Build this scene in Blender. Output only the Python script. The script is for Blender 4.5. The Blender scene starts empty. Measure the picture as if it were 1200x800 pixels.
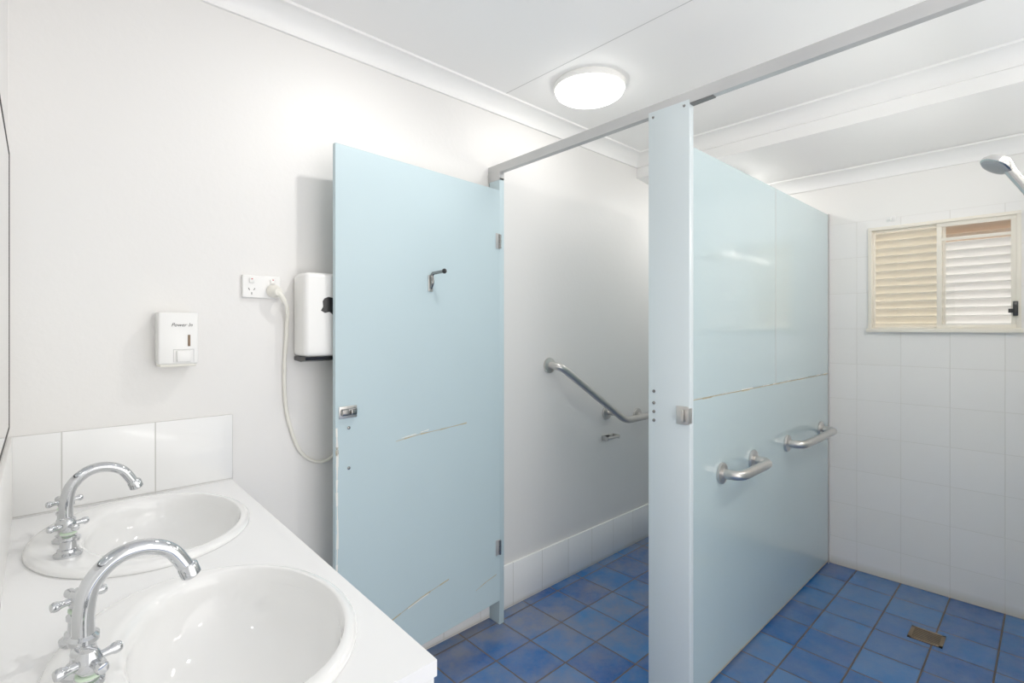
import bpy, bmesh, math, random
from mathutils import Vector, Matrix
random.seed(4)
scene = bpy.context.scene
COL = scene.collection
H = 1.36
XW, XE, YN, ZC = -0.057, 3.37, 1.825, 2.46

def srgb(r, g, b):
    def f(v):
        v /= 255.0
        return v/12.92 if v <= 0.04045 else ((v+0.055)/1.055)**2.4
    return (f(r), f(g), f(b), 1.0)

# ------------------------------------------------------------ materials
def newmat(name):
    m = bpy.data.materials.new(name); m.use_nodes = True
    nt = m.node_tree
    return m, nt, nt.nodes['Principled BSDF']

def mat(name, col, rough=0.5, metal=0.0, var=0.04, nscale=6.0, bump=0.0, bscale=40.0, coat=0.0, spec=0.5):
    m, nt, b = newmat(name)
    N, L = nt.nodes, nt.links
    tc = N.new('ShaderNodeNewGeometry')
    no = N.new('ShaderNodeTexNoise'); no.inputs['Scale'].default_value = nscale; no.inputs['Detail'].default_value = 4
    L.new(tc.outputs['Position'], no.inputs['Vector'])
    mx = N.new('ShaderNodeMix'); mx.data_type = 'RGBA'
    mx.inputs[6].default_value = tuple(c*(1-var) for c in col[:3])+(1,)
    mx.inputs[7].default_value = tuple(min(1, c*(1+var)) for c in col[:3])+(1,)
    L.new(no.outputs['Fac'], mx.inputs[0])
    L.new(mx.outputs[2], b.inputs['Base Color'])
    b.inputs['Roughness'].default_value = rough
    b.inputs['Metallic'].default_value = metal
    b.inputs['Coat Weight'].default_value = coat
    b.inputs['Specular IOR Level'].default_value = spec
    if bump > 0:
        n2 = N.new('ShaderNodeTexNoise'); n2.inputs['Scale'].default_value = bscale
        L.new(tc.outputs['Position'], n2.inputs['Vector'])
        bp = N.new('ShaderNodeBump'); bp.inputs['Strength'].default_value = bump; bp.inputs['Distance'].default_value = 0.01
        L.new(n2.outputs['Fac'], bp.inputs['Height']); L.new(bp.outputs['Normal'], b.inputs['Normal'])
    return m

def tilemat(name, axes, off, c1, c2, mortar, rough=0.15, size=0.2, ms=0.003, bump=0.6, zlimit=None, paint=None, blotch=None, dirt=None):
    m, nt, b = newmat(name)
    N, L = nt.nodes, nt.links
    g = N.new('ShaderNodeNewGeometry')
    sp = N.new('ShaderNodeSeparateXYZ'); L.new(g.outputs['Position'], sp.inputs[0])
    cb = N.new('ShaderNodeCombineXYZ')
    L.new(sp.outputs[axes[0]], cb.inputs[0]); L.new(sp.outputs[axes[1]], cb.inputs[1])
    ad = N.new('ShaderNodeVectorMath'); ad.operation = 'ADD'
    ad.inputs[1].default_value = (-off[0]+size*40, -off[1]+size*40, 0)
    L.new(cb.outputs[0], ad.inputs[0])
    br = N.new('ShaderNodeTexBrick'); br.offset = 0.0; br.squash = 1.0
    br.inputs['Scale'].default_value = 1.0
    br.inputs['Brick Width'].default_value = size; br.inputs['Row Height'].default_value = size
    br.inputs['Mortar Size'].default_value = ms; br.inputs['Mortar Smooth'].default_value = 0.3
    br.inputs['Color1'].default_value = c1; br.inputs['Color2'].default_value = c2
    br.inputs['Mortar'].default_value = mortar
    L.new(ad.outputs[0], br.inputs['Vector'])
    col = br.outputs['Color']
    if blotch:
        inv = N.new('ShaderNodeMath'); inv.operation = 'SUBTRACT'; inv.inputs[0].default_value = 1.0
        L.new(br.outputs['Fac'], inv.inputs[1])
        no = N.new('ShaderNodeTexNoise'); no.inputs['Scale'].default_value = 5.5; no.inputs['Detail'].default_value = 10
        no.inputs['Roughness'].default_value = 0.75
        L.new(g.outputs['Position'], no.inputs['Vector'])
        rp = N.new('ShaderNodeValToRGB'); rp.color_ramp.elements[0].position = 0.42; rp.color_ramp.elements[1].position = 0.68
        L.new(no.outputs['Fac'], rp.inputs[0])
        ml = N.new('ShaderNodeMath'); ml.operation = 'MULTIPLY'; ml.inputs[1].default_value = blotch[1]
        L.new(rp.outputs[0], ml.inputs[0])
        mk = N.new('ShaderNodeMath'); mk.operation = 'MULTIPLY'
        L.new(ml.outputs[0], mk.inputs[0]); L.new(inv.outputs[0], mk.inputs[1])
        mx = N.new('ShaderNodeMix'); mx.data_type = 'RGBA'
        L.new(mk.outputs[0], mx.inputs[0]); L.new(col, mx.inputs[6]); mx.inputs[7].default_value = blotch[0]
        col = mx.outputs[2]
        mr = N.new('ShaderNodeMapRange'); mr.inputs[1].default_value = 0.8; mr.inputs[2].default_value = 1.0
        mr.inputs[3].default_value = 0.22; mr.inputs[4].default_value = 0.8
        L.new(sp.outputs[1], mr.inputs[0])
        n3 = N.new('ShaderNodeTexNoise'); n3.inputs['Scale'].default_value = 3.2; n3.inputs['Detail'].default_value = 9
        n3.inputs['Roughness'].default_value = 0.68
        L.new(g.outputs['Position'], n3.inputs['Vector'])
        r3 = N.new('ShaderNodeValToRGB'); r3.color_ramp.elements[0].position = 0.40; r3.color_ramp.elements[1].position = 0.64
        L.new(n3.outputs['Fac'], r3.inputs[0])
        m3 = N.new('ShaderNodeMath'); m3.operation = 'MULTIPLY'
        L.new(r3.outputs[0], m3.inputs[0]); L.new(mr.outputs[0], m3.inputs[1])
        m4 = N.new('ShaderNodeMath'); m4.operation = 'MULTIPLY'
        L.new(m3.outputs[0], m4.inputs[0]); L.new(inv.outputs[0], m4.inputs[1])
        mx = N.new('ShaderNodeMix'); mx.data_type = 'RGBA'
        L.new(m4.outputs[0], mx.inputs[0]); L.new(col, mx.inputs[6]); mx.inputs[7].default_value = blotch[2]
        col = mx.outputs[2]
    if dirt:
        mr = N.new('ShaderNodeMapRange'); mr.inputs[1].default_value = 0.0; mr.inputs[2].default_value = dirt[0]
        mr.inputs[3].default_value = 0.5; mr.inputs[4].default_value = 0.0
        L.new(sp.outputs[2], mr.inputs[0])
        mx = N.new('ShaderNodeMix'); mx.data_type = 'RGBA'
        L.new(mr.outputs[0], mx.inputs[0]); L.new(col, mx.inputs[6]); mx.inputs[7].default_value = dirt[1]
        col = mx.outputs[2]
    rr = N.new('ShaderNodeMapRange'); rr.inputs[3].default_value = rough; rr.inputs[4].default_value = 0.8
    L.new(br.outputs['Fac'], rr.inputs[0])
    fac = br.outputs['Fac']
    roughout = rr.outputs[0]
    if zlimit is not None:
        gt = N.new('ShaderNodeMath'); gt.operation = 'GREATER_THAN'; gt.inputs[1].default_value = zlimit
        L.new(sp.outputs[2], gt.inputs[0])
        mx = N.new('ShaderNodeMix'); mx.data_type = 'RGBA'
        L.new(gt.outputs[0], mx.inputs[0]); L.new(col, mx.inputs[6]); mx.inputs[7].default_value = paint
        col = mx.outputs[2]
        mf = N.new('ShaderNodeMix'); mf.data_type = 'FLOAT'
        L.new(gt.outputs[0], mf.inputs[0]); L.new(fac, mf.inputs[2]); mf.inputs[3].default_value = 0.0
        fac = mf.outputs[0]
        mf2 = N.new('ShaderNodeMix'); mf2.data_type = 'FLOAT'
        L.new(gt.outputs[0], mf2.inputs[0]); L.new(roughout, mf2.inputs[2]); mf2.inputs[3].default_value = 0.5
        roughout = mf2.outputs[0]
    L.new(col, b.inputs['Base Color']); L.new(roughout, b.inputs['Roughness'])
    bp = N.new('ShaderNodeBump'); bp.invert = True
    bp.inputs['Strength'].default_value = bump; bp.inputs['Distance'].default_value = 0.002
    L.new(fac, bp.inputs['Height']); L.new(bp.outputs['Normal'], b.inputs['Normal'])
    return m

def emis(name, col, s):
    m, nt, b = newmat(name)
    b.inputs['Base Color'].default_value = col
    b.inputs['Emission Color'].default_value = col
    b.inputs['Emission Strength'].default_value = s
    return m

M = {}
M['wall'] = mat('wall_paint', srgb(236, 234, 231), 0.45, var=0.012, nscale=1.5, bump=0.05, bscale=60)
M['ceil'] = mat('ceiling_paint', srgb(251, 250, 248), 0.6, var=0.004, nscale=2)
M['trim'] = mat('trim_paint', srgb(250, 249, 247), 0.45, var=0.005)
M['line'] = mat('joint_line', srgb(185, 185, 183), 0.7)  # flat grey for joint and seam lines
M['floor'] = tilemat('floor_tile', (0, 1), (0.17, 0.16), srgb(16, 76, 148), srgb(52, 112, 174), srgb(88, 80, 74), 0.10,
                     ms=0.0038, bump=0.9, blotch=(srgb(92, 126, 164), 0.45, srgb(118, 120, 130)))
M['tileE'] = tilemat('wall_tile_east', (1, 2), (0.16, 0.16), srgb(250, 248, 245), srgb(248, 246, 242), srgb(230, 227, 221), 0.08,
                     ms=0.0016, bump=0.5, zlimit=1.96, paint=srgb(245, 243, 239), dirt=(0.05, srgb(190, 172, 136)))
M['tileN'] = tilemat('wall_tile_north', (0, 2), (0.046, 0.877), srgb(244, 244, 243), srgb(240, 240, 239), srgb(205, 204, 200), 0.12, size=0.2073, ms=0.0018)
M['skirt'] = tilemat('skirting_tile', (0, 2), (0.046, 0.008), srgb(250, 250, 249), srgb(246, 246, 245), srgb(214, 213, 208), 0.12, size=0.2073, ms=0.002, dirt=(0.025, srgb(200, 190, 170)))
M['blue'] = mat('blue_laminate', srgb(187, 208, 212), 0.12, var=0.02, nscale=3, coat=0.6)
M['bluelight'] = mat('pale_blue_post', srgb(208, 219, 222), 0.35, var=0.015)
M['bluedoor'] = mat('blue_door', srgb(187, 208, 214), 0.40, var=0.02, nscale=4)
M['alu'] = mat('aluminium', srgb(195, 195, 194), 0.45, 0.5, var=0.08)
M['steel'] = mat('brushed_steel', srgb(205, 202, 198), 0.30, 0.95, var=0.08, nscale=25)
M['dsteel'] = mat('dark_chrome', srgb(140, 139, 137), 0.2, 1.0, var=0.08, nscale=25)
M['chrome'] = mat('chrome', srgb(200, 202, 205), 0.07, 1.0, var=0.02)
M['ceramic'] = mat('ceramic', srgb(244, 244, 243), 0.06, var=0.005, coat=0.6)
M['counter'] = mat('laminate_top', srgb(245, 245, 245), 0.35, var=0.005)
M['cab'] = mat('cabinet_white', srgb(240, 240, 239), 0.4, var=0.01)
M['plastic'] = mat('white_plastic', srgb(244, 243, 240), 0.25, var=0.01)
M['cream'] = mat('cream_plastic', srgb(240, 237, 226), 0.35, var=0.02)
M['black'] = mat('black_plastic', srgb(24, 23, 23), 0.3)
M['ink'] = mat('printed_ink', srgb(60, 58, 56), 0.5)
M['brown'] = mat('brown_slot', srgb(112, 84, 54), 0.3)
M['dark'] = mat('dark_gap', srgb(50, 48, 45), 0.6)
M['grey'] = mat('grey_steel', srgb(110, 110, 108), 0.5, 0.3)
M['rust'] = mat('rust_stain', srgb(178, 168, 140), 0.7, var=0.4, nscale=30)
M['scratch'] = mat('scratch', srgb(190, 178, 142), 0.7, var=0.25, nscale=40)
M['chip'] = mat('chipped_edge', srgb(242, 240, 232), 0.7, var=0.1)
M['green'] = mat('green_ring', srgb(200, 222, 196), 0.3)
M['brass'] = mat('worn_brass', srgb(124, 104, 80), 0.5, 0.4, var=0.3, nscale=20)
M['frame'] = mat('window_aluminium', srgb(246, 239, 224), 0.35, var=0.01)
M['louvre'] = mat('louvre_paint', srgb(234, 226, 208), 0.5, var=0.04)
M['louvreb'] = mat('louvre_brown', srgb(198, 170, 140), 0.5, var=0.04)
M['louvrew'] = mat('louvre_white', srgb(244, 242, 238), 0.5, var=0.03)
M['red'] = mat('red_mark', srgb(190, 40, 35), 0.4)
M['mirror'] = mat('mirror_glass', srgb(225, 228, 228), 0.02, 1.0, var=0.0)
WARM = (1, 0.98, 0.95, 1)
M['lamp'] = emis('lamp_diffuser', WARM, 10.0)
M['lamp2'] = emis('lamp_diffuser_bright', WARM, 12.0)
M['fill4'] = emis('fill_diffuser_rear', WARM, 9.0)
M['fill5'] = emis('fill_diffuser_toilet', WARM, 24.0)
M['tube'] = emis('fill_tube', (1, 0.955, 0.91, 1), 38.0)
def glassmat():
    m = bpy.data.materials.new('window_glass'); m.use_nodes = True
    N, L = m.node_tree.nodes, m.node_tree.links
    N.clear()
    o = N.new('ShaderNodeOutputMaterial'); t = N.new('ShaderNodeBsdfTransparent'); g = N.new('ShaderNodeBsdfGlossy')
    g.inputs['Roughness'].default_value = 0.03
    mx = N.new('ShaderNodeMixShader'); mx.inputs[0].default_value = 0.06
    L.new(t.outputs[0], mx.inputs[1]); L.new(g.outputs[0], mx.inputs[2]); L.new(mx.outputs[0], o.inputs[0])
    return m
M['glass'] = glassmat()

# ------------------------------------------------------------ mesh builders (world coordinates)
class B:
    def __init__(self):
        self.bm = bmesh.new(); self.mats = []
    def mi(self, m):
        if m not in self.mats: self.mats.append(m)
        return self.mats.index(m)
    def merge(self, bm2, m, mtx=None, smooth=False):
        i = self.mi(m)
        if mtx is not None: bmesh.ops.transform(bm2, matrix=mtx, verts=bm2.verts)
        for f in bm2.faces: f.material_index = i; f.smooth = smooth
        me = bpy.data.meshes.new('tmp'); bm2.to_mesh(me); bm2.free()
        self.bm.from_mesh(me); bpy.data.meshes.remove(me)
        return self
    def box(self, x0, x1, y0, y1, z0, z1, m, bev=0.0, seg=2, mtx=None):
        b = bmesh.new(); bmesh.ops.create_cube(b, size=1)
        for v in b.verts:
            v.co = Vector(((x0+x1)/2+v.co.x*(x1-x0), (y0+y1)/2+v.co.y*(y1-y0), (z0+z1)/2+v.co.z*(z1-z0)))
        if bev > 0: bmesh.ops.bevel(b, geom=list(b.edges), offset=bev, segments=seg, profile=0.5, affect='EDGES', clamp_overlap=True)
        return self.merge(b, m, mtx, smooth=bev > 0)
    def tube(self, pts, r, m, seg=16, sub=6, caps=True, smoothpath=True, radii=None):
        P = [Vector(p) for p in pts]
        if smoothpath and len(P) > 2:
            Q = []; R = []
            for i in range(len(P)-1):
                p0 = P[max(i-1, 0)]; p1 = P[i]; p2 = P[i+1]; p3 = P[min(i+2, len(P)-1)]
                for k in range(sub):
                    t = k/sub
                    Q.append(0.5*((2*p1)+(p2-p0)*t+(2*p0-5*p1+4*p2-p3)*t*t+(3*p1-p0-3*p2+p3)*t**3))
                    if radii: R.append(radii[i]*(1-t)+radii[i+1]*t)
            Q.append(P[-1])
            if radii: R.append(radii[-1])
            P = Q
        else: R = radii
        b = bmesh.new(); rings = []
        T = [(P[min(i+1, len(P)-1)]-P[max(i-1, 0)]).normalized() for i in range(len(P))]
        up = Vector((0, 0, 1)) if abs(T[0].z) < 0.9 else Vector((1, 0, 0))
        n = T[0].cross(up).normalized()
        for i, p in enumerate(P):
            n = (n - T[i]*n.dot(T[i])).normalized(); bn = T[i].cross(n)
            rr = R[i] if R else r
            rings.append([b.verts.new(p+(n*math.cos(2*math.pi*k/seg)+bn*math.sin(2*math.pi*k/seg))*rr) for k in range(seg)])
        for i in range(len(rings)-1):
            for k in range(seg):
                b.faces.new((rings[i][k], rings[i][(k+1) % seg], rings[i+1][(k+1) % seg], rings[i+1][k]))
        if caps:
            b.faces.new(rings[0][::-1]); b.faces.new(rings[-1])
        bmesh.ops.recalc_face_normals(b, faces=b.faces)
        return self.merge(b, m, smooth=True)
    def lathe(self, prof, m, origin, axis=(0, 0, 1), seg=28, sx=1.0, sy=1.0):
        b = bmesh.new(); rings = []
        for (r, h) in prof:
            if r < 1e-6: rings.append([b.verts.new((0, 0, h))])
            else: rings.append([b.verts.new((r*sx*math.cos(2*math.pi*k/seg), r*sy*math.sin(2*math.pi*k/seg), h)) for k in range(seg)])
        for i in range(len(rings)-1):
            a, c = rings[i], rings[i+1]
            for k in range(seg):
                k2 = (k+1) % seg
                if len(a) == 1 and len(c) == 1: continue
                if len(a) == 1: b.faces.new((a[0], c[k], c[k2]))
                elif len(c) == 1: b.faces.new((a[k], a[k2], c[0]))
                else: b.faces.new((a[k], a[k2], c[k2], c[k]))
        bmesh.ops.recalc_face_normals(b, faces=b.faces)
        q = Vector((0, 0, 1)).rotation_difference(Vector(axis).normalized())
        return self.merge(b, m, Matrix.Translation(Vector(origin)) @ q.to_matrix().to_4x4(), smooth=True)
    def prism(self, poly, fn, a0, a1, m, smooth=False, bev=0.0):
        b = bmesh.new()
        r0 = [b.verts.new(fn(u, v, a0)) for u, v in poly]; r1 = [b.verts.new(fn(u, v, a1)) for u, v in poly]
        n = len(poly)
        for i in range(n): b.faces.new((r0[i], r0[(i+1) % n], r1[(i+1) % n], r1[i]))
        b.faces.new(r0[::-1]); b.faces.new(r1)
        bmesh.ops.recalc_face_normals(b, faces=b.faces)
        if bev > 0: bmesh.ops.bevel(b, geom=list(b.edges), offset=bev, segments=2, profile=0.5, affect='EDGES', clamp_overlap=True)
        return self.merge(b, m, smooth=smooth)
    def obj(self, name, parent=None, loc=None, label=None, category=None, kind=None, autosmooth=True):
        if parent is not None and loc is None:
            loc = Vector((0, 0, 0)); p = parent
            while p is not None: loc = loc + Vector(p.location); p = p.parent
            local = Vector((0, 0, 0)); off = loc
        else:
            off = Vector(loc) if loc is not None else Vector((0, 0, 0)); local = off
        bmesh.ops.translate(self.bm, vec=-off, verts=self.bm.verts)
        me = bpy.data.meshes.new(name); self.bm.to_mesh(me); self.bm.free()
        for mm in self.mats: me.materials.append(mm)
        o = bpy.data.objects.new(name, me); COL.objects.link(o)
        o.location = local
        if parent is not None: o.parent = parent
        if autosmooth:
            try:
                me.set_sharp_from_angle(angle=math.radians(38))
            except Exception: pass
        if label: o['label'] = label
        if category: o['category'] = category
        if kind: o['kind'] = kind
        return o

def thing(name, loc, label, category, group=None):
    o = bpy.data.objects.new(name, None); COL.objects.link(o); o.location = loc; o.empty_display_size = 0.05
    o['label'] = label; o['category'] = category
    if group: o['group'] = group
    return o

def copy_thing(root, newloc, label=None):
    def rec(o, par):
        c = o.copy(); COL.objects.link(c)
        if par is not None:
            c.parent = par; c.matrix_parent_inverse = Matrix.Identity(4)
        for ch in list(o.children): rec(ch, c)
        return c
    n = rec(root, None); n.location = newloc
    if label: n['label'] = label
    return n

def text_part(s, size, loc, parent, m, name='lettering', shear=0.0):
    cu = bpy.data.curves.new('t', 'FONT'); cu.body = s; cu.size = size; cu.extrude = 0.0004; cu.shear = shear
    cu.align_x = 'CENTER'; cu.align_y = 'CENTER'
    to = bpy.data.objects.new('t', cu); COL.objects.link(to)
    bpy.context.view_layer.update()
    me = bpy.data.meshes.new_from_object(to.evaluated_get(bpy.context.evaluated_depsgraph_get()))
    bpy.data.objects.remove(to)
    me.transform(Matrix.Rotation(math.pi/2, 4, 'X'))
    me.transform(Matrix.Translation(Vector(loc)-Vector(parent.location)))
    me.materials.clear(); me.materials.append(m)
    o = bpy.data.objects.new(name, me); COL.objects.link(o); o.parent = parent
    return o

# ------------------------------------------------------------ room shell
YS = -1.7
b = B(); b.box(XW-0.1, XE+0.1, YS-0.1, YN+0.1, -0.1, 0, M['floor']); b.obj('floor', kind='structure')
b = B(); b.box(XW-0.1, XE+0.1, YN, YN+0.1, 0, 2.56, M['wall']); b.obj('wall_north', kind='structure')
b = B(); b.box(XW-0.1, XW, YS, YN, 0, 2.56, M['wall']); b.obj('wall_west', kind='structure')
WY0, WY1, WZ0, WZ1 = 0.105, 0.705, 1.345, 1.915
b = B()
b.box(XE, XE+0.1, YS, YN, 0, WZ0, M['tileE']); b.box(XE, XE+0.1, YS, YN, WZ1, 2.56, M['tileE'])
b.box(XE, XE+0.1, YS, WY0, WZ0, WZ1, M['tileE']); b.box(XE, XE+0.1, WY1, YN, WZ0, WZ1, M['tileE'])
b.obj('wall_east', kind='structure')
b = B(); b.box(1.62, XE, -0.10, -0.06, 0, 2.02, M['tileE']); b.obj('wall_shower', kind='structure')
XB = 2.80
b = B()
b.box(XW-0.1, XB, YS+0.6, YN+0.1, ZC, ZC+0.1, M['ceil'])
b.prism([(XB, ZC+0.1), (XB, 2.322), (XE, 2.25), (XE+0.1, 2.25), (XE+0.1, ZC+0.1)], lambda u, v, a: (u, a, v), YS+0.6, YN+0.1, M['ceil'])
b.box(1.598, 1.6005, YS+0.6, YN-0.07, ZC-0.0008, ZC+0.001, M['line'])
b.obj('ceiling', kind='structure')
S = 0.075
cov = [(0, 0), (0, -S), (0.010, -S), (0.010, -S+0.006)]+[(S+0.067*math.cos(math.radians(a)), -S+0.067*math.sin(math.radians(a))) for a in range(165, 100, -10)]+[(S-0.006, -0.010), (S, -0.010), (S, 0)]
b = B(); b.prism(cov, lambda u, v, a: (a, YN-u, ZC+v), XW, XB, M['trim']); b.obj('trim_1', kind='structure')
b = B(); b.prism(cov, lambda u, v, a: (XB-u, a, ZC+v), YS+0.6, YN, M['trim']); b.obj('trim_2', kind='structure')
b = B(); b.prism(cov, lambda u, v, a: (XE-u, a, 2.2575+v), YS+0.6, YN, M['trim']); b.obj('trim_3', kind='structure')
b = B(); b.prism(cov, lambda u, v, a: (XW+u, a, ZC+v), YS+0.6, YN, M['trim']); b.obj('trim_4', kind='structure')
b = B(); b.box(0.44, XE, YN-0.010, YN, 0, 0.212, M['skirt'], 0.002); b.obj('baseboard_north', kind='structure')
b = B(); b.box(XW, 0.4606, YN-0.009, YN, 0.872, 1.083, M['tileN'], 0.002)
b.box(XW, XW+0.009, 0.62, YN-0.009, 0.872, 1.083, M['plastic'], 0.002)
b.obj('trim_5', kind='structure')

# ------------------------------------------------------------ mirror
r = thing('mirror', (XW+0.004, 1.25, 1.14), 'large wall mirror with thin dark edge above the vanity', 'mirror')
b = B(); b.box(XW+0.001, XW+0.004, 0.70, 1.79, 1.115, 1.795, M['mirror']); b.obj('mirror_glass', r)
b = B()
for (y0, y1, z0, z1) in [(1.789, 1.793, 1.11, 1.80), (0.692, 0.70, 1.11, 1.80), (0.70, 1.789, 1.11, 1.115), (0.70, 1.789, 1.795, 1.80)]:
    b.box(XW+0.001, XW+0.005, y0, y1, z0, z1, M['dark'])
b.obj('mirror_frame', r)

# ------------------------------------------------------------ vanity
VY0, VY1, VX = 0.622, YN, 0.458
zt = 0.872
basins = [1.51, 0.902]
r = thing('vanity_cabinet', (0.2, 1.23, 0), 'white laminate vanity cabinet with doors against the wall', 'cabinet')
b = B()
x0, x1, y0, y1 = XW+0.002, 0.408, VY0+0.002, VY1-0.012
b.box(x0, x1, y0, y0+0.018, 0.10, zt-0.025, M['cab']); b.box(x0, x1, y1-0.018, y1, 0.10, zt-0.025, M['cab'])
b.box(x0, x1, y0+0.018, y1-0.018, 0.10, 0.118, M['cab']); b.box(x0, x0+0.012, y0+0.018, y1-0.018, 0.118, zt-0.025, M['cab'])
b.box(x0, x1-0.05, y0+0.01, y1-0.01, 0.0, 0.10, M['cab'])
b.obj('cabinet_body', r)
n = 4; w = (y1-y0)/n
for i in range(n):
    b = B(); b.box(x1+0.001, x1+0.019, y0+i*w+0.001, y0+(i+1)*w-0.001, 0.12, zt-0.026, M['cab'], 0.001)
    d = b.obj('door', r)
    b = B(); yy = y0+(i+1)*w-0.03 if i % 2 == 0 else y0+i*w+0.03
    b.tube([(x1+0.019, yy, 0.68), (x1+0.04, yy, 0.69), (x1+0.04, yy, 0.76), (x1+0.019, yy, 0.77)], 0.004, M['chrome'], seg=8)
    b.obj('handle', d)
b = B(); b.prism([(XW+0.001, VY0), (0.430, VY0), (VX, VY1-0.001), (XW+0.001, VY1-0.001)], lambda u, v, a: (u, v, a), zt-0.024, zt, M['counter'])
ct = b.obj('vanity_countertop', loc=(0.2, 1.23, zt-0.024), label='white laminate vanity countertop with two basins set in', category='countertop')
cuts = []
for by in basins:
    c = B(); c.lathe([(0, -0.1), (1, -0.1), (1, 0.1), (0, 0.1)], M['counter'], (0.20, by, zt-0.02), seg=64, sx=0.190, sy=0.240)
    co = c.obj('cut'); cuts.append(co)
    md = ct.modifiers.new('b', 'BOOLEAN'); md.object = co; md.operation = 'DIFFERENCE'; md.solver = 'EXACT'
bpy.context.view_layer.update()
me = bpy.data.meshes.new_from_object(ct.evaluated_get(bpy.context.evaluated_depsgraph_get()))
ct.modifiers.clear(); ct.data = me
for c in cuts: bpy.data.objects.remove(c)
for f in me.polygons: f.use_smooth = False

def make_basin(by):
    r = thing('wash_basin', (0.20, by, zt), 'oval white ceramic drop-in wash basin with tap ledge', 'sink', 'pair of wash basins')
    rings = []
    rings += [(0.20, 0.186, 0.236, zt-0.01), (0.20, 0.2105, 0.2635, zt+0.0005), (0.20, 0.2125, 0.2655, zt+0.003), (0.20, 0.2115, 0.2645, zt+0.008), (0.20, 0.207, 0.259, zt+0.0125), (0.201, 0.200, 0.253, zt+0.0145),
              (0.204, 0.194, 0.2475, zt+0.0148), (0.216, 0.177, 0.237, zt+0.0145), (0.230, 0.162, 0.228, zt+0.0135), (0.234, 0.157, 0.224, zt+0.011), (0.236, 0.153, 0.220, zt+0.004), (0.237, 0.150, 0.216, zt-0.006)]
    for k in range(1, 15):
        a = k/14*math.pi/2
        rx = 0.150*math.cos(a)**0.75 if k < 14 else 0.0
        ry = 0.216*math.cos(a)**0.75 if k < 14 else 0.0
        z = zt-0.006-0.124*math.sin(a)
        rings.append((0.237-0.025*math.sin(a), max(rx, 0.022), max(ry, 0.022), z))
    bb = bmesh.new(); seg = 72; R = []
    for cx, rx, ry, z in rings:
        R.append([bb.verts.new((cx+rx*math.cos(2*math.pi*k/seg), by+ry*math.sin(2*math.pi*k/seg), z)) for k in range(seg)])
    for i in range(len(R)-1):
        for k in range(seg): bb.faces.new((R[i][k], R[i][(k+1) % seg], R[i+1][(k+1) % seg], R[i+1][k]))
    bb.faces.new(R[-1])
    bmesh.ops.recalc_face_normals(bb, faces=bb.faces)
    b = B(); b.merge(bb, M['ceramic'], smooth=True)
    o = b.obj('bowl', r, autosmooth=False)
    zb = zt-0.13
    b = B(); b.lathe([(0, 0.003), (0.012, 0.003), (0.014, 0.004), (0.022, 0.004), (0.025, 0.001), (0.025, -0.004)], M['chrome'], (0.212, by, zb+0.0005))
    b.obj('drain', r)
    b = B(); b.lathe([(0, 0.003), (0.007, 0.003), (0.008, 0.002), (0.011, 0.002), (0.012, 0)], M['chrome'], (0.093, by, zt-0.035), axis=(1, 0, 0.5))
    b.obj('overflow_ring', r)
    return r
bs = make_basin(basins[0])
bs2 = copy_thing(bs, (0.202, basins[1], zt)); bs2.scale = (0.965, 0.955, 1.0)
bs.location = (0.193, basins[0]-0.004, zt); bs.scale = (1.03, 1.015, 1.0)

def make_tap(by):
    X = 0.046; zb = zt+0.0145
    r = thing('basin_tap', (X, by, zb), 'chrome gooseneck basin tap with two cross handles on the basin', 'tap', 'pair of basin taps')
    b = B()
    b.lathe([(0.0, 0), (0.025, 0), (0.025, 0.005), (0.019, 0.009), (0.019, 0.014), (0.015, 0.017), (0.0140, 0.038), (0.0175, 0.042), (0.0175, 0.048), (0.0135, 0.052), (0, 0.052)], M['chrome'], (X, by, zb))
    b.tube([(X, by, zb+0.043), (X, by, zb+0.080), (X+0.008, by, zb+0.118), (X+0.034, by, zb+0.146), (X+0.068, by, zb+0.152), (X+0.100, by, zb+0.138), (X+0.120, by, zb+0.108)],
           0.012, M['chrome'], seg=20, radii=[0.0132, 0.0128, 0.0124, 0.0120, 0.0115, 0.0110, 0.0110])
    b.lathe([(0.0, 0.0), (0.011, 0), (0.0140, 0.003), (0.0140, 0.018), (0.011, 0.022), (0, 0.022)], M['chrome'], (X+0.1285, by, zb+0.090), axis=(-0.35, 0, 1))
    b.obj('spout', r)
    for s in (-1, 1):
        y = by+s*0.10
        b = B()
        b.lathe([(0, 0), (0.024, 0), (0.0245, 0.005), (0.019, 0.009), (0.018, 0.014), (0.0145, 0.016), (0.0135, 0.031), (0.016, 0.034), (0.016, 0.039), (0.011, 0.042), (0.010, 0.058), (0, 0.058)], M['chrome'], (X, y, zb))
        v = b.obj('valve', r)
        b = B(); b.lathe([(0.0108, 0.044), (0.0138, 0.045), (0.0138, 0.0485), (0.0108, 0.0495)], M['green'], (X, y, zb))
        b.obj('indicator_ring', v, label='pale green indicator ring')
        b = B()
        b.lathe([(0, 0.052), (0.012, 0.052), (0.014, 0.057), (0.0132, 0.069), (0.009, 0.076), (0.0, 0.078)], M['chrome'], (X, y, zb))
        for k in range(4):
            a = math.radians(20)+k*math.pi/2
            dx, dy = math.cos(a), math.sin(a)
            b.lathe([(0.0056, 0.008), (0.0050, 0.018), (0.0058, 0.024), (0.0072, 0.027), (0.0075, 0.031), (0.0060, 0.0345), (0.0, 0.0355)], M['chrome'], (X, y, zb+0.063), axis=(dx, dy, 0), seg=14)
        b.obj('cross_handle', v)
    return r
tp = make_tap(basins[0])
copy_thing(tp, (0.046, basins[1]+0.014, zt+0.0145))

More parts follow.
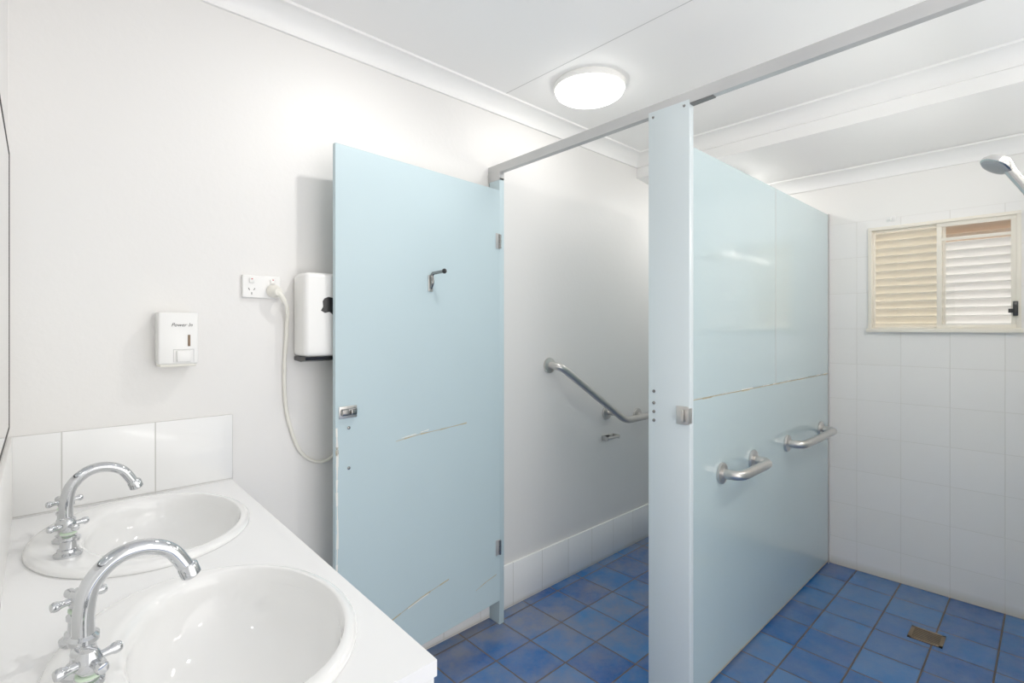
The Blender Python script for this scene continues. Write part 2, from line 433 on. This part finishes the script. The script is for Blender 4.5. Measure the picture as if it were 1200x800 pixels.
# ------------------------------------------------------------ soap dispenser
r = thing('soap_dispenser', (0.30, YN, 1.248), 'white plastic wall soap dispenser above the splashback', 'soap dispenser')
b = B(); b.box(0.252, 0.352, 1.755, YN-0.001, 1.256, 1.408, M['plastic'], 0.005, 3)
b.box(0.256, 0.348, 1.76, YN-0.001, 1.248, 1.26, M['cream'], 0.003)
b.obj('dispenser_body', r)
b = B(); b.box(0.296, 0.332, 1.747, 1.757, 1.262, 1.296, M['plastic'], 0.003); b.obj('push_lever', r)
b = B(); b.box(0.324, 0.331, 1.7538, 1.7558, 1.308, 1.342, M['brown'], 0.002); b.obj('level_window', r, label='narrow brown level window')
b = B()
for (a0, a1, c0, c1) in [(0.288, 0.340, 1.298, 1.2995), (0.288, 0.289, 1.262, 1.299), (0.339, 0.340, 1.262, 1.299)]:
    b.box(a0, a1, 1.7544, 1.7556, c0, c1, M['line'])
b.obj('lever_surround', r)
text_part('Power In', 0.0145, (0.309, 1.7545, 1.371), r, M['ink'], shear=0.35)

# ------------------------------------------------------------ power outlet and plug
r = thing('power_outlet', (0.548, YN, 1.50), 'white double power outlet with switches on the wall', 'power outlet')
b = B(); b.box(0.488, 0.608, YN-0.012, YN-0.001, 1.462, 1.538, M['plastic'], 0.004, 3); b.obj('face_plate', r)
for xx in (0.516, 0.582):
    b = B(); b.box(xx-0.008, xx+0.008, YN-0.017, YN-0.011, 1.512, 1.529, M['plastic'], 0.002)
    b.box(xx-0.0025, xx+0.0025, YN-0.0178, YN-0.0165, 1.523, 1.526, M['red'])
    b.obj('switch', r)
b = B()
for (dx, dz, an) in [(-0.008, 0.004, 30), (0.008, 0.004, -30), (0, -0.010, 0)]:
    mt = Matrix.Translation((0.516+dx, YN-0.0122, 1.487+dz)) @ Matrix.Rotation(math.radians(-an), 4, 'Y')
    b.box(-0.0011, 0.0011, -0.0006, 0.0006, -0.004, 0.004, M['black'], mtx=mt)
b.obj('socket_slots', r)
r = thing('electrical_lead', (0.582, YN-0.04, 1.487), 'cream electrical plug and hanging cord running to the hand dryer', 'power cord')
b = B(); b.lathe([(0, 0), (0.022, 0), (0.022, 0.010), (0.019, 0.022), (0.013, 0.036), (0, 0.038)], M['cream'], (0.582, YN-0.013, 1.487), axis=(0.25, -1, -0.1))
b.tube([(0.588, YN-0.042, 1.483), (0.598, YN-0.047, 1.470), (0.610, YN-0.045, 1.452)], 0.008, M['cream'], seg=12)
b.obj('plug', r)
b = B(); b.tube([(0.606, YN-0.046, 1.458), (0.622, YN-0.035, 1.425), (0.628, YN-0.012, 1.36), (0.622, YN-0.008, 1.20), (0.630, YN-0.008, 1.07), (0.662, YN-0.008, 0.955), (0.70, YN-0.008, 0.900), (0.75, YN-0.008, 0.878), (0.80, YN-0.012, 0.90), (0.835, YN-0.02, 0.99), (0.845, YN-0.03, 1.12), (0.845, YN-0.04, 1.242)], 0.006, M['cream'], seg=10, sub=8)
b.obj('cord', r)

# ------------------------------------------------------------ hand dryer
r = thing('hand_dryer', (0.765, YN, 1.245), 'white box hand dryer with black base mounted on the wall', 'hand dryer')
b = B(); b.box(0.652, 0.885, 1.712, YN-0.001, 1.264, 1.552, M['plastic'], 0.018, 4); b.obj('casing', r)
b = B(); b.prism([(1.716, 1.264), (1.720, 1.252), (1.76, 1.246), (YN-0.004, 1.250), (YN-0.004, 1.264)], lambda u, v, a: (a, u, v), 0.656, 0.880, M['black']); b.obj('air_outlet', r, label='black air outlet tray')
b = B(); b.prism([(0.712, 1.454), (0.718, 1.464), (0.732, 1.470), (0.750, 1.467), (0.800, 1.470), (0.800, 1.412), (0.762, 1.414), (0.748, 1.408), (0.736, 1.418), (0.720, 1.414), (0.706, 1.422), (0.714, 1.436)], lambda u, v, a: (u, a, v), 1.7105, 1.7125, M['black']); b.obj('badge', r, label='black patch')

# ------------------------------------------------------------ ceiling lights and added fill lights
def make_light(x, y, lm, label, R=0.155, z=ZC):
    r = thing('ceiling_light', (x, y, z), label, 'ceiling light', 'round ceiling lights')
    k = R/0.155
    b = B(); b.lathe([(0, 0), (0.152*k, 0), (0.155*k, -0.004), (0.155*k, -0.024), (0.153*k, -0.027), (0.148*k, -0.027), (0, -0.024)], M['plastic'], (x, y, z), seg=64); b.obj('lamp_base', r)
    b = B(); b.lathe([(0.1475*k, -0.025), (0.147*k, -0.034), (0.143*k, -0.043), (0.130*k, -0.052), (0.09*k, -0.061), (0.04*k, -0.066), (0, -0.067)], lm, (x, y, z), seg=64); b.obj('diffuser', r)
    return r
make_light(1.815, 1.43, M['lamp'], 'round white flush ceiling light switched on above the cubicle', 0.160)
r = thing('ceiling_light', (1.05, 1.06, ZC), 'small round recessed downlight over the washing area', 'ceiling light', 'round ceiling lights')
b = B(); b.lathe([(0.050, 0), (0.066, 0), (0.066, -0.004), (0.062, -0.012), (0.055, -0.012), (0.055, -0.006), (0.050, -0.004)], M['plastic'], (1.05, 1.06, ZC), seg=40); b.obj('lamp_base', r)
b = B(); b.lathe([(0, -0.010), (0.054, -0.010), (0.054, -0.004), (0, -0.004)], M['lamp2'], (1.05, 1.06, ZC), seg=40); b.obj('diffuser', r)
make_light(0.9, -0.75, M['fill4'], 'added round fill light on the unseen ceiling behind the camera')  # this and the next are out-of-view lights added as soft fill
make_light(2.5, -0.75, M['fill4'], 'added round fill light on the unseen ceiling behind the camera')
make_light(3.08, 1.38, M['fill5'], 'added small round fill light hidden above the toilet end', 0.11, z=2.262)  # added fill for the stall, hidden behind the side panel
BZ = 1.965
r = thing('fill_batten', (2.4, -0.06, BZ), 'added unseen fill batten with white hood high on the shower wall', 'fill light')  # unseen batten added to brighten the shower; its hood shields the ceiling
b = B(); b.box(1.86, 2.94, -0.0595, -0.030, BZ-0.025, BZ+0.025, M['plastic'], 0.004)
b.box(1.86, 2.94, -0.0595, 0.022, BZ+0.024, BZ+0.032, M['plastic'], 0.002); b.obj('lamp_base', r)
b = B(); b.tube([(1.90, -0.008, BZ), (2.90, -0.008, BZ)], 0.015, M['tube'], smoothpath=False); b.obj('tube', r)
for x in (1.885, 2.915):
    b = B(); b.box(x-0.014, x+0.014, -0.031, 0.008, BZ-0.016, BZ+0.016, M['plastic'], 0.002); b.obj('tube_holder', r)

# ------------------------------------------------------------ cubicle partition
XP = 1.55
r = thing('cubicle_partition', (XP, 0.89, 0), 'pale blue laminate cubicle partition with aluminium head rail', 'partition')
b = B(); b.box(XP, XP+0.028, 0.812, 0.963, 0.0, 2.108, M['bluelight'], 0.001)
b.obj('front_panel', r, label='narrow pale blue front panel')
b = B()
for z in (1.145, 1.105, 1.075, 1.045): b.lathe([(0, -0.004), (0.005, -0.003), (0.006, 0)], M['dsteel'], (XP, 0.942, z-0.0), axis=(1, 0, 0), seg=12)
for y, z in ((0.83, 2.092), (0.945, 2.088)): b.lathe([(0, -0.003), (0.004, -0.002), (0.005, 0)], M['dsteel'], (XP, y, z), axis=(1, 0, 0), seg=12)
b.obj('bolts', r)
b = B(); b.box(XP, XP+0.028, 1.742, YN-0.011, 0.0, 2.055, M['bluedoor'], 0.001); b.obj('hinge_post', r)
b = B()
b.prism([(-0.12, 2.112), (-0.12, 2.150), (YN-0.001, 2.118), (YN-0.001, 2.080)], lambda u, v, a: (a, u, v), XP+0.001, XP+0.027, M['alu'])
b.box(XP-0.001, XP+0.029, 1.742, YN-0.001, 2.045, 2.084, M['alu'], 0.001)
b.obj('head_rail', r, label='aluminium head rail')
b = B(); b.prism([(0.735, 2.0945), (0.735, 2.1), (0.811, 2.098), (0.811, 2.092)], lambda u, v, a: (a, u, v), XP+0.002, XP+0.026, M['grey'])
b.obj('splice_plate', r, label='grey steel splice plate under the rail')
YP = 0.896
b = B()
b.box(XP+0.028, XE-0.012, YP, YP+0.018, 1.1025, 2.02, M['blue'])
b.box(XP+0.028, XE-0.012, YP, YP+0.018, 0.012, 1.098, M['blue'])
b.box(XP+0.028, XE-0.012, YP+0.0015, YP+0.016, 1.098, 1.1025, M['rust'])
xx = XP+0.03
while xx < XE-0.06:
    L_ = random.uniform(0.03, 0.12); h_ = random.uniform(0.0005, 0.0035)
    if random.random() < 0.7: b.box(xx, xx+L_, YP-0.0005, YP+0.001, 1.1020, 1.1020+h_, M['chip'])
    if random.random() < 0.4: b.box(xx, xx+L_*0.7, YP-0.0005, YP+0.001, 1.0985-h_, 1.0985, M['rust'])
    xx += L_
b.box(2.536, 2.5395, YP-0.0008, YP+0.001, 1.104, 2.02, M['line'])
b.box(XP+0.028, XE-0.012, YP-0.0006, YP+0.002, 0.012, 0.020, M['rust'])
b.obj('side_panel', r)
b = B()
b.box(XE-0.026, XE-0.001, YP-0.0025, YP, 0.0, 2.025, M['alu']); b.box(XE-0.026, XE-0.001, YP+0.018, YP+0.0205, 0.0, 2.025, M['alu'])
b.obj('edge_channel', r, label='aluminium wall channel')
b = B(); b.box(XP-0.004, XP-0.0005, 0.812, 0.857, 1.045, 1.105, M['steel'], 0.001); b.box(XP-0.022, XP-0.003, 0.822, 0.838, 1.055, 1.095, M['steel'], 0.003)
b.box(XP-0.012, XP+0.012, 0.8085, 0.8115, 1.05, 1.10, M['steel'], 0.001)
b.obj('latch_keeper', r, label='steel latch keeper')

# ------------------------------------------------------------ cubicle door
A = Vector((0.740, 1.673, 0)); Bv = Vector((1.549, 1.739, 0))
dv = (Bv-A); WD = dv.length; ang = math.atan2(dv.y, dv.x)
MD = Matrix.Translation(A) @ Matrix.Rotation(ang, 4, 'Z')
r = thing('cubicle_door', tuple(Bv), 'pale blue laminate cubicle door standing open with scratches', 'door')
def scr(b, pts, w, m=None):
    m = m or M['scratch']
    for i in range(len(pts)-1):
        (u0, z0), (u1, z1) = pts[i], pts[i+1]
        bb = bmesh.new()
        k = 3
        for j in range(k):
            a0, a1 = j/k, (j+1)/k
            ww = w*random.uniform(0.4, 1.3); ww2 = w*random.uniform(0.4, 1.3)
            ua, ub = u0+(u1-u0)*a0, u0+(u1-u0)*a1; za, zb_ = z0+(z1-z0)*a0, z0+(z1-z0)*a1
            if abs(u1-u0) > abs(z1-z0):
                q = [(ua, za-ww/2), (ub, zb_-ww2/2), (ub, zb_+ww2/2), (ua, za+ww/2)]
            else:
                q = [(ua-ww/2, za), (ua+ww/2, za), (ub+ww2/2, zb_), (ub-ww2/2, zb_)]
            bb.faces.new([bb.verts.new((u, -0.0008, z)) for u, z in q])
        b.merge(bb, m, MD)
b = B(); b.box(0, WD, 0, 0.018, 0.112, 1.995, M['bluedoor'], 0.001, 1, mtx=MD)
scr(b, [(0.245, 0.936), (0.36, 0.946), (0.46, 0.949), (0.605, 0.956)], 0.0045)
scr(b, [(0.27, 0.944), (0.34, 0.950)], 0.003, M['chip'])
scr(b, [(0.36, 0.953), (0.40, 0.957)], 0.004, M['chip'])
scr(b, [(0.22, 0.268), (0.36, 0.302), (0.505, 0.322)], 0.0055)
scr(b, [(0.30, 0.284), (0.40, 0.304)], 0.004, M['chip'])
scr(b, [(0.66, 0.215), (0.72, 0.230), (0.79, 0.240)], 0.0035)
scr(b, [(0.004, 1.02), (0.007, 0.93), (0.005, 0.80), (0.008, 0.66), (0.004, 0.5)], 0.007, M['chip'])
scr(b, [(0.006, 0.955), (0.006, 0.925)], 0.009, M['rust'])
b.obj('door_panel', r)
for z in (1.76, 0.36):
    b = B(); b.box(WD-0.028, WD-0.002, -0.003, -0.0005, z-0.035, z+0.035, M['alu'], 0.001, mtx=MD)
    for k in range(3):
        b.lathe([(0, 0), (0.0065, 0), (0.0065, 0.020), (0, 0.020)], M['dsteel'], tuple(MD @ Vector((WD-0.004, -0.005, z-0.033+k*0.022))), seg=12)
    b.obj('hinge', r)
b = B(); b.box(0.012, 0.080, -0.005, -0.0005, 1.050, 1.092, M['steel'], 0.002, mtx=MD)
b.box(0.016, 0.074, -0.018, -0.005, 1.060, 1.084, M['dsteel'], 0.005, 3, mtx=MD)
b.box(0.045, 0.056, -0.028, -0.017, 1.064, 1.080, M['dsteel'], 0.003, mtx=MD)
b.obj('latch', r, label='steel privacy latch')
b = B()
for z in (1.015, 0.875): b.lathe([(0.0, -0.003), (0.005, -0.002), (0.006, 0)], M['dsteel'], tuple(MD @ Vector((0.05, -0.0005, z))), axis=(0, 1, 0), seg=14)
b.obj('bolts', r)
b = B()
p = lambda u, v, z: tuple(MD @ Vector((u, v, z)))
b.box(0.396, 0.418, -0.006, -0.0005, 1.508, 1.574, M['steel'], 0.002, mtx=MD)
b.tube([p(0.407, -0.004, 1.520), p(0.407, -0.016, 1.545), p(0.407, -0.012, 1.570), p(0.409, -0.020, 1.582)], 0.007, M['dsteel'], seg=12)
b.tube([p(0.408, -0.015, 1.580), p(0.420, -0.070, 1.586)], 0.0065, M['dsteel'], seg=12, smoothpath=False)
b.lathe([(0, 0), (0.008, 0.001), (0.010, 0.004), (0.010, 0.010), (0.008, 0.013), (0, 0.014)], M['black'], p(0.419, -0.066, 1.5855), axis=(0.25, -0.95, 0.1), seg=16)
b.obj('coat_hook', r, label='chrome coat hook with black tip')

# ------------------------------------------------------------ grab rails
def flange(b, o, axis):
    b.lathe([(0, 0), (0.041, 0), (0.042, 0.004), (0.040, 0.010), (0.026, 0.013), (0.020, 0.016), (0, 0.016)], M['steel'], o, axis=axis, seg=28)
def arc(c0, corner, c1, n=6):
    c0, corner, c1 = Vector(c0), Vector(corner), Vector(c1)
    return [((1-t)**2*c0+2*t*(1-t)*corner+t*t*c1) for t in [k/n for k in range(n+1)]]
def straight_rail(x0, x1, z, label):
    r = thing('grab_rail', ((x0+x1)/2, YP, z), label, 'grab rail', 'horizontal shower grab rails')
    yo = YP-0.075; q = 0.048
    b = B()
    pts = [Vector((x0, YP-0.010, z))]+arc((x0, yo+q, z), (x0, yo, z), (x0+q, yo, z))+arc((x1-q, yo, z), (x1, yo, z), (x1, yo+q, z))+[Vector((x1, YP-0.010, z))]
    b.tube(pts, 0.0185, M['steel'], seg=20, smoothpath=False); b.obj('bar', r)
    for x in (x0, x1):
        b = B(); flange(b, (x, YP-0.0006, z), (0, -1, 0)); b.obj('flange', r)
straight_rail(1.965, 2.27, 0.792, 'short brushed steel grab rail on the blue panel near the entry')
straight_rail(2.68, 3.20, 0.80, 'long brushed steel grab rail on the blue panel near the tiles')
r = thing('grab_rail', (2.4, YN, 0.98), 'angled brushed steel grab rail on the white toilet wall', 'grab rail')
yo = YN-0.080
b = B()
P0 = (1.972, YN-0.012, 1.166)
dirv = (Vector((2.58, yo, 0.812))-Vector((1.972, yo, 1.166))).normalized()
c1 = Vector((1.972, yo, 1.166)); c2 = Vector((2.56, yo, 0.812))
pts = [Vector(P0)]+arc(c1+Vector((0, 0.048, 0)), c1, c1+dirv*0.048)+arc(c2-dirv*0.05, c2, c2+Vector((0.055, 0, 0)))+arc((2.93, yo, 0.812), (2.98, yo, 0.812), (2.98, yo+0.045, 0.812))+[Vector((2.98, YN-0.012, 0.812))]
b.tube(pts, 0.020, M['steel'], seg=20, smoothpath=False)
mid = c1.lerp(c2, 0.86)
b.tube([(mid.x, yo, mid.z), (mid.x, YN-0.012, mid.z)], 0.014, M['steel'], smoothpath=False)
b.tube([(2.80, yo, 0.812), (2.80, YN-0.012, 0.812)], 0.014, M['steel'], smoothpath=False)
b.obj('bar', r)
for (x, z) in ((1.972, 1.166), (mid.x, mid.z), (2.80, 0.812), (2.98, 0.812)):
    b = B(); flange(b, (x, YN-0.0006, z), (0, -1, 0)); b.obj('flange', r)
r = thing('toilet_roll_holder', (2.47, YN, 0.714), 'small empty steel toilet roll holder on the white wall', 'toilet roll holder')
b = B(); b.box(2.43, 2.50, YN-0.006, YN-0.0006, 0.700, 0.730, M['steel'], 0.002); b.box(2.425, 2.435, YN-0.05, YN-0.002, 0.704, 0.728, M['steel'], 0.003)
b.box(2.535, 2.545, YN-0.05, YN-0.002, 0.704, 0.728, M['steel'], 0.003); b.box(2.435, 2.54, YN-0.006, YN-0.0006, 0.704, 0.726, M['steel'], 0.001); b.obj('bracket', r)
b = B(); b.tube([(2.43, YN-0.045, 0.718), (2.54, YN-0.045, 0.718)], 0.009, M['steel'], smoothpath=False); b.obj('roller', r)

# ------------------------------------------------------------ window
r = B()
fx0, fx1 = XE-0.010, XE+0.05
t = 0.016
r.box(fx0, fx1, WY0, WY1, WZ1-t, WZ1, M['frame'], 0.001); r.box(fx0-0.012, fx1, WY0-0.006, WY1+0.006, WZ0-0.004, WZ0+t, M['frame'], 0.001)
r.box(fx0, fx1, WY0, WY0+t, WZ0+t, WZ1-t, M['frame'], 0.001); r.box(fx0, fx1, WY1-t, WY1, WZ0+t, WZ1-t, M['frame'], 0.001)
win = r.obj('window_1', kind='structure')
def sash(y0, y1, z0, z1, x, w=0.018):
    b = B()
    b.box(x, x+0.016, y0, y1, z1-w, z1, M['frame'], 0.001); b.box(x, x+0.016, y0, y1, z0, z0+w, M['frame'], 0.001)
    b.box(x, x+0.016, y0, y0+w, z0+w, z1-w, M['frame'], 0.001); b.box(x, x+0.016, y1-w, y1, z0+w, z1-w, M['frame'], 0.001)
    s = b.obj('sash', win)
    b = B(); b.box(x+0.006, x+0.009, y0+w, y1-w, z0+w, z1-w, M['glass']); b.obj('glass_pane', s)
    return s
sash(0.380, WY1-t, WZ0+t, WZ1-t, XE+0.022, 0.010)
s2 = sash(WY0+t, 0.412, WZ0+t, WZ1-t-0.0, XE-0.002, 0.019)
b = B(); b.box(XE-0.002, XE+0.014, WY0+t+0.019, 0.393, 1.808, 1.822, M['frame'], 0.001); b.obj('glazing_bar', s2)
b = B(); b.box(XE-0.022, XE-0.003, WY0+0.010, WY0+0.028, 1.42, 1.49, M['black'], 0.003); b.box(XE-0.016, XE-0.006, WY0+0.028, WY0+0.044, 1.435, 1.455, M['black'], 0.002); b.obj('latch', win, label='black window latch')
b = B()
zz = 1.28
while zz < 2.0:
    for (y0, y1, m) in ((0.40, 0.78, M['louvre']), (0.02, 0.40, M['louvrew'])):
        mm = m if not (m is M['louvrew'] and zz > 1.80) else M['louvreb']
        mt = Matrix.Translation((XE+0.17, 0, zz)) @ Matrix.Rotation(math.radians(38), 4, 'Y')
        b.box(-0.032, 0.032, y0, y1, -0.004, 0.004, mm, 0.001, 1, mtx=mt)
    zz += 0.043
for y in (0.0, 0.79): b.box(XE+0.1005, XE+0.21, y-0.02, y+0.02, 1.25, 2.0, M['louvrew'])
b.obj('louvre_shutter', loc=(XE+0.17, 0.4, 1.25), label='cream slatted louvre shutter fixed outside the window', category='shutter')
r = thing('wall_hook', (XE, 0.603, 1.955), 'small clear plastic stick-on hook above the window', 'hook')
b = B(); b.box(XE-0.004, XE-0.0005, 0.583, 0.623, 1.938, 1.968, M['plastic'], 0.0015); b.obj('hook_plate', r)
b = B(); b.tube([(XE-0.004, 0.603, 1.958), (XE-0.014, 0.603, 1.950), (XE-0.020, 0.603, 1.944), (XE-0.024, 0.603, 1.952)], 0.004, M['plastic'], seg=10); b.obj('hook', r)

# ------------------------------------------------------------ floor drain
r = thing('floor_drain', (2.866, 0.385, 0), 'square dull brass floor drain grate set in the blue tiles', 'drain')
b = B(); X, Y = 2.866, 0.385; q = 0.060
b.box(X-q, X+q, Y-q, Y-q+0.013, 0.0, 0.003, M['brass']); b.box(X-q, X+q, Y+q-0.013, Y+q, 0.0, 0.003, M['brass'])
b.box(X-q, X-q+0.013, Y-q, Y+q, 0.0, 0.003, M['brass']); b.box(X+q-0.013, X+q, Y-q, Y+q, 0.0, 0.003, M['brass'])
b.box(X-q+0.005, X+q-0.005, Y-q+0.005, Y+q-0.005, 0.0, 0.0012, M['dark'])
b.obj('drain_frame', r)
b = B()
for k in range(7): b.box(X-0.042+k*0.0127, X-0.042+k*0.0127+0.006, Y-0.048, Y+0.048, 0.001, 0.0026, M['brass'])
b.obj('grate', r)

# ------------------------------------------------------------ hand shower and rail
SX = 2.10
r = thing('shower_rail', (SX, -0.06, 1.0), 'chrome shower slide rail fixed to the tiled wall', 'shower rail')
b = B(); b.tube([(SX, -0.01, 1.05), (SX, -0.01, 1.90)], 0.010, M['chrome'], smoothpath=False); b.obj('rail', r)
for z in (1.07, 1.88):
    b = B(); b.tube([(SX, -0.0605, z), (SX, -0.012, z)], 0.011, M['chrome'], smoothpath=False); b.obj('bracket', r)
b = B(); b.box(SX-0.016, SX+0.016, -0.026, 0.018, 1.70, 1.745, M['black'], 0.005); b.obj('slider', r)
r = thing('hand_shower', (SX, 0.03, 1.72), 'chrome hand shower head with grey face on a hose', 'shower head')
hb = Vector((SX, 0.026, 1.70)); hh = Vector((2.076, 0.113, 1.850))
shm = mat('satin_chrome', srgb(200, 199, 197), 0.18, 0.9, var=0.02)
b = B(); b.tube([hb, hb.lerp(hh, 0.35)+Vector((0, -0.004, 0.006)), hb.lerp(hh, 0.7)+Vector((0, -0.003, 0.01)), hh+Vector((0, -0.010, 0.004))], 0.012, shm, radii=[0.0105, 0.012, 0.013, 0.016]); b.obj('handle', r)
ax = Vector((-0.25, 0.50, -0.80)).normalized()
b = B(); b.lathe([(0, -0.020), (0.018, -0.018), (0.032, -0.008), (0.040, 0.004), (0.040, 0.012), (0.036, 0.015), (0, 0.015)], shm, hh, axis=ax); h = b.obj('head', r)
b = B(); b.lathe([(0.036, 0.0152), (0.034, 0.017), (0.02, 0.019), (0, 0.0195)], mat('shower_face', srgb(165, 166, 167), 0.35), hh, axis=ax); b.obj('spray_face', h, label='grey spray face')
b = B(); b.tube([hb, (SX+0.01, 0.03, 1.62), (SX+0.06, 0.03, 1.40), (SX+0.12, 0.01, 1.10), (SX+0.14, 0.0, 0.85), (SX+0.20, -0.01, 0.78), (SX+0.26, -0.035, 0.88), (SX+0.27, -0.0605, 1.0)], 0.007, M['steel'], seg=10); b.obj('hose', r)

# ------------------------------------------------------------ lamps, added fill, world, camera
# the downlight's own beam (sits in the downlight fitting)
sl = bpy.data.lights.new('downlight_beam', 'SPOT'); sl.energy = 18; sl.spot_size = math.radians(130); sl.spot_blend = 0.8
sl.shadow_soft_size = 0.035; sl.color = (1, 0.98, 0.95)
so = bpy.data.objects.new('downlight_beam', sl); COL.objects.link(so); so.location = (1.05, 1.06, ZC-0.03)
so.rotation_euler = Vector((-0.30, 0.50, -0.95)).to_track_quat('-Z', 'Y').to_euler()
la = bpy.data.lights.new('bounce_fill', 'AREA'); la.shape = 'DISK'; la.size = 0.9; la.energy = 8.5; la.color = (1, 0.97, 0.94)  # added fill behind the camera, aimed up to lift the ceiling
lo = bpy.data.objects.new('bounce_fill', la); COL.objects.link(lo); lo.location = (0.7, -0.6, 1.25)
lo.rotation_euler = Vector((0.7, 0.5, 1.1)).to_track_quat('-Z', 'Y').to_euler()
w = bpy.data.worlds.new('world'); scene.world = w; w.use_nodes = True
bg = w.node_tree.nodes['Background']; bg.inputs[0].default_value = (1.0, 0.98, 0.95, 1); bg.inputs[1].default_value = 2.2

cam = bpy.data.cameras.new('camera'); co = bpy.data.objects.new('camera', cam); COL.objects.link(co)
co.location = (0, 0, H); co.rotation_euler = (math.pi/2, 0, -math.atan2(0.6829, 0.7305))
cam.sensor_width = 36; cam.lens = 36*594/1200; cam.shift_y = -0.0125; cam.clip_start = 0.01
scene.camera = co
scene.view_settings.view_transform = 'Standard'
scene.view_settings.exposure = -0.10
scene.view_settings.gamma = 1.20
